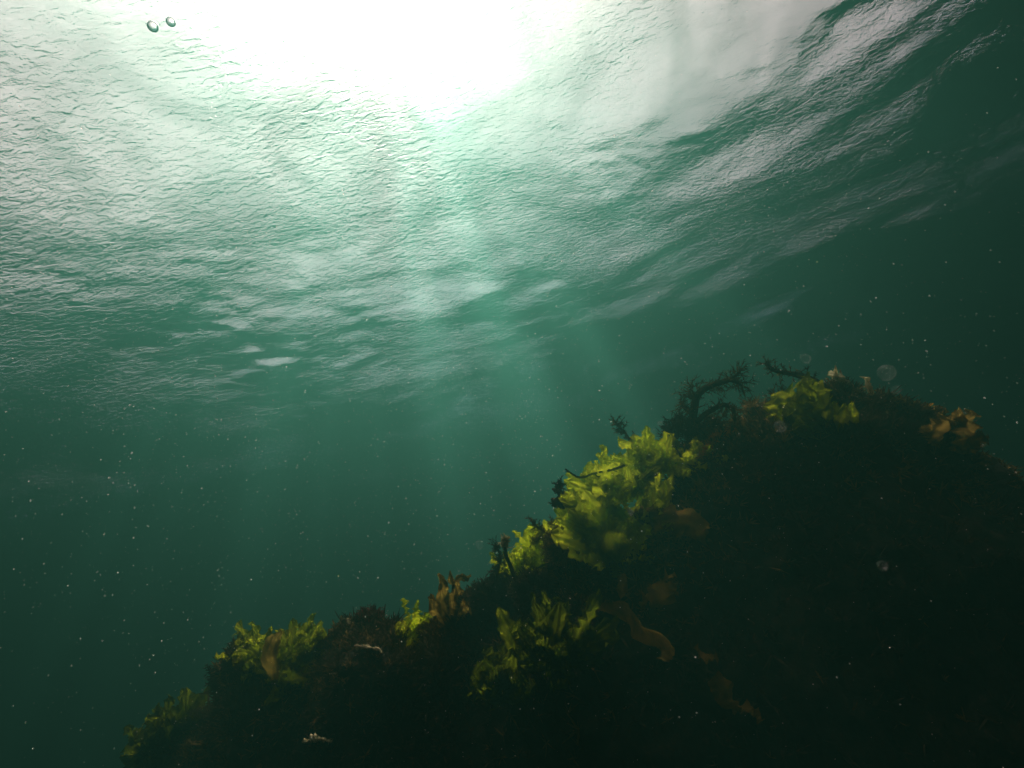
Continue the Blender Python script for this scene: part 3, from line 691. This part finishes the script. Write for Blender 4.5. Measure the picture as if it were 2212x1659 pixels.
ok = (c[:, 2] < SURF - 0.08) & (c[:, 2] > 0.2)
c = c[ok]; dd = dd[ok]; n = len(c)
octa = np.array([[1, 0, 0], [-1, 0, 0], [0, 1, 0], [0, -1, 0], [0, 0, 1], [0, 0, -1]], float)
of = np.array([[0, 2, 4], [2, 1, 4], [1, 3, 4], [3, 0, 4], [2, 0, 5], [1, 2, 5], [3, 1, 5], [0, 3, 5]])
size = np.minimum(np.exp(r.normal(math.log(0.00046), 0.52, n)), 0.0014) * dd
q = octa[None] * (size[:, None, None] * r.uniform(0.6, 1.5, (n, 6, 1)))
tag(mesh_obj('marine_snow', (c[:, None, :] + q).reshape(-1, 3), (np.arange(n)[:, None, None] * 6 + of[None]).reshape(-1, 3), M_SPECK), 'tiny pale specks drifting all through the green water', None, kind='stuff')

def ball(name, pos, rad, m, label, cat, group, squash=1.0):
    nu, nv = 13, 20
    th = np.linspace(0.0001, np.pi - 0.0001, nu); ph = np.linspace(0, 2 * np.pi, nv, endpoint=False)
    T, Pp = np.meshgrid(th, ph, indexing='ij')
    v = np.stack([np.sin(T) * np.cos(Pp), np.sin(T) * np.sin(Pp), np.cos(T) * squash], -1).reshape(-1, 3) * rad
    o = mesh_obj(name, v, grid_faces(nu, nv, True), m); o.location = tuple(pos)
    return tag(o, label, cat, group)
M_JELLY = speck_material('clear_floating_bead', (0.85, 0.88, 0.82), 0.968)
for px_, py_, rp, dist, lab in [
    (1915, 805, 14, 0.5, 'largest faint clear bead floating over the pale tips of the reef top'),
    (1740, 775, 9, 0.5, 'faint clear bead floating above the long bristly branch'),
    (1937, 842, 7, 0.5, 'small faint clear bead just under the largest one'),
    (1685, 921, 11, 0.5, 'faint clear bead in front of the dark rock under the broad green frond'),
    (1425, 914, 5, 0.6, 'tiny clear bead near the fuzzy clump below the tree-like alga'),
    (790, 803, 11, 0.5, 'faint clear bead alone in open water left of centre'),
    (1035, 1177, 9, 0.5, 'faint clear bead left of the headed stalk'),
    (1906, 1222, 8, 0.45, 'dim clear bead against the black lower right rock'),
    (1362, 1106, 6, 0.6, 'tiny clear bead at the tip of the wrinkled kelp blade'),
    (1232, 692, 6, 0.6, 'tiny clear bead under the bright bands of the water surface')]:
    ball('floating_bead', at(px_, py_, dist), rp / FPX * dist, M_JELLY, lab, 'bead', 'faint clear beads floating in the water')
def bubble_material():
    m, t, o = mat('air_bubble')
    g = N(t, 'ShaderNodeBsdfGlass', IOR=0.75, Roughness=0.02)
    t.links.new(g.outputs[0], o.inputs[0]); return m
M_BUB = bubble_material()
for px_, py_, rp, lab in [(330, 57, 8, 'left one of the two round air bubbles just under the surface'), (369, 47, 7, 'right one of the two round air bubbles just under the surface')]:
    dist = 1.0; ball('air_bubble', at(px_, py_, dist), rp / FPX * dist, M_BUB, lab, 'bubble', 'air bubbles under the surface')
m, t, o = mat('foam_bubble'); g = N(t, 'ShaderNodeBsdfGlass', IOR=1.15, Roughness=0.3); t.links.new(g.outputs[0], o.inputs[0]); M_FOAM = m
r = np.random.default_rng(5)
ch = smooth_path(np.array([(430, 70, 0), (455, 110, 0), (490, 130, 0), (497, 160, 0), (470, 190, 0), (468, 235, 0), (455, 270, 0)], float), 36)
for k in range(36):
    x, y = ch[k, :2] + r.normal(size=2) * [9, 7]
    d = ray(x, y); dist = (SURF - 0.03 - CAM[2]) / d[2]
    ball('foam_bubble', CAM + d * dist, r.uniform(0.0012, 0.0035), M_FOAM, 'tiny bright foam bubble in the short chain under the two air bubbles', 'bubble', 'chain of bright foam bubbles at the surface', 0.6)
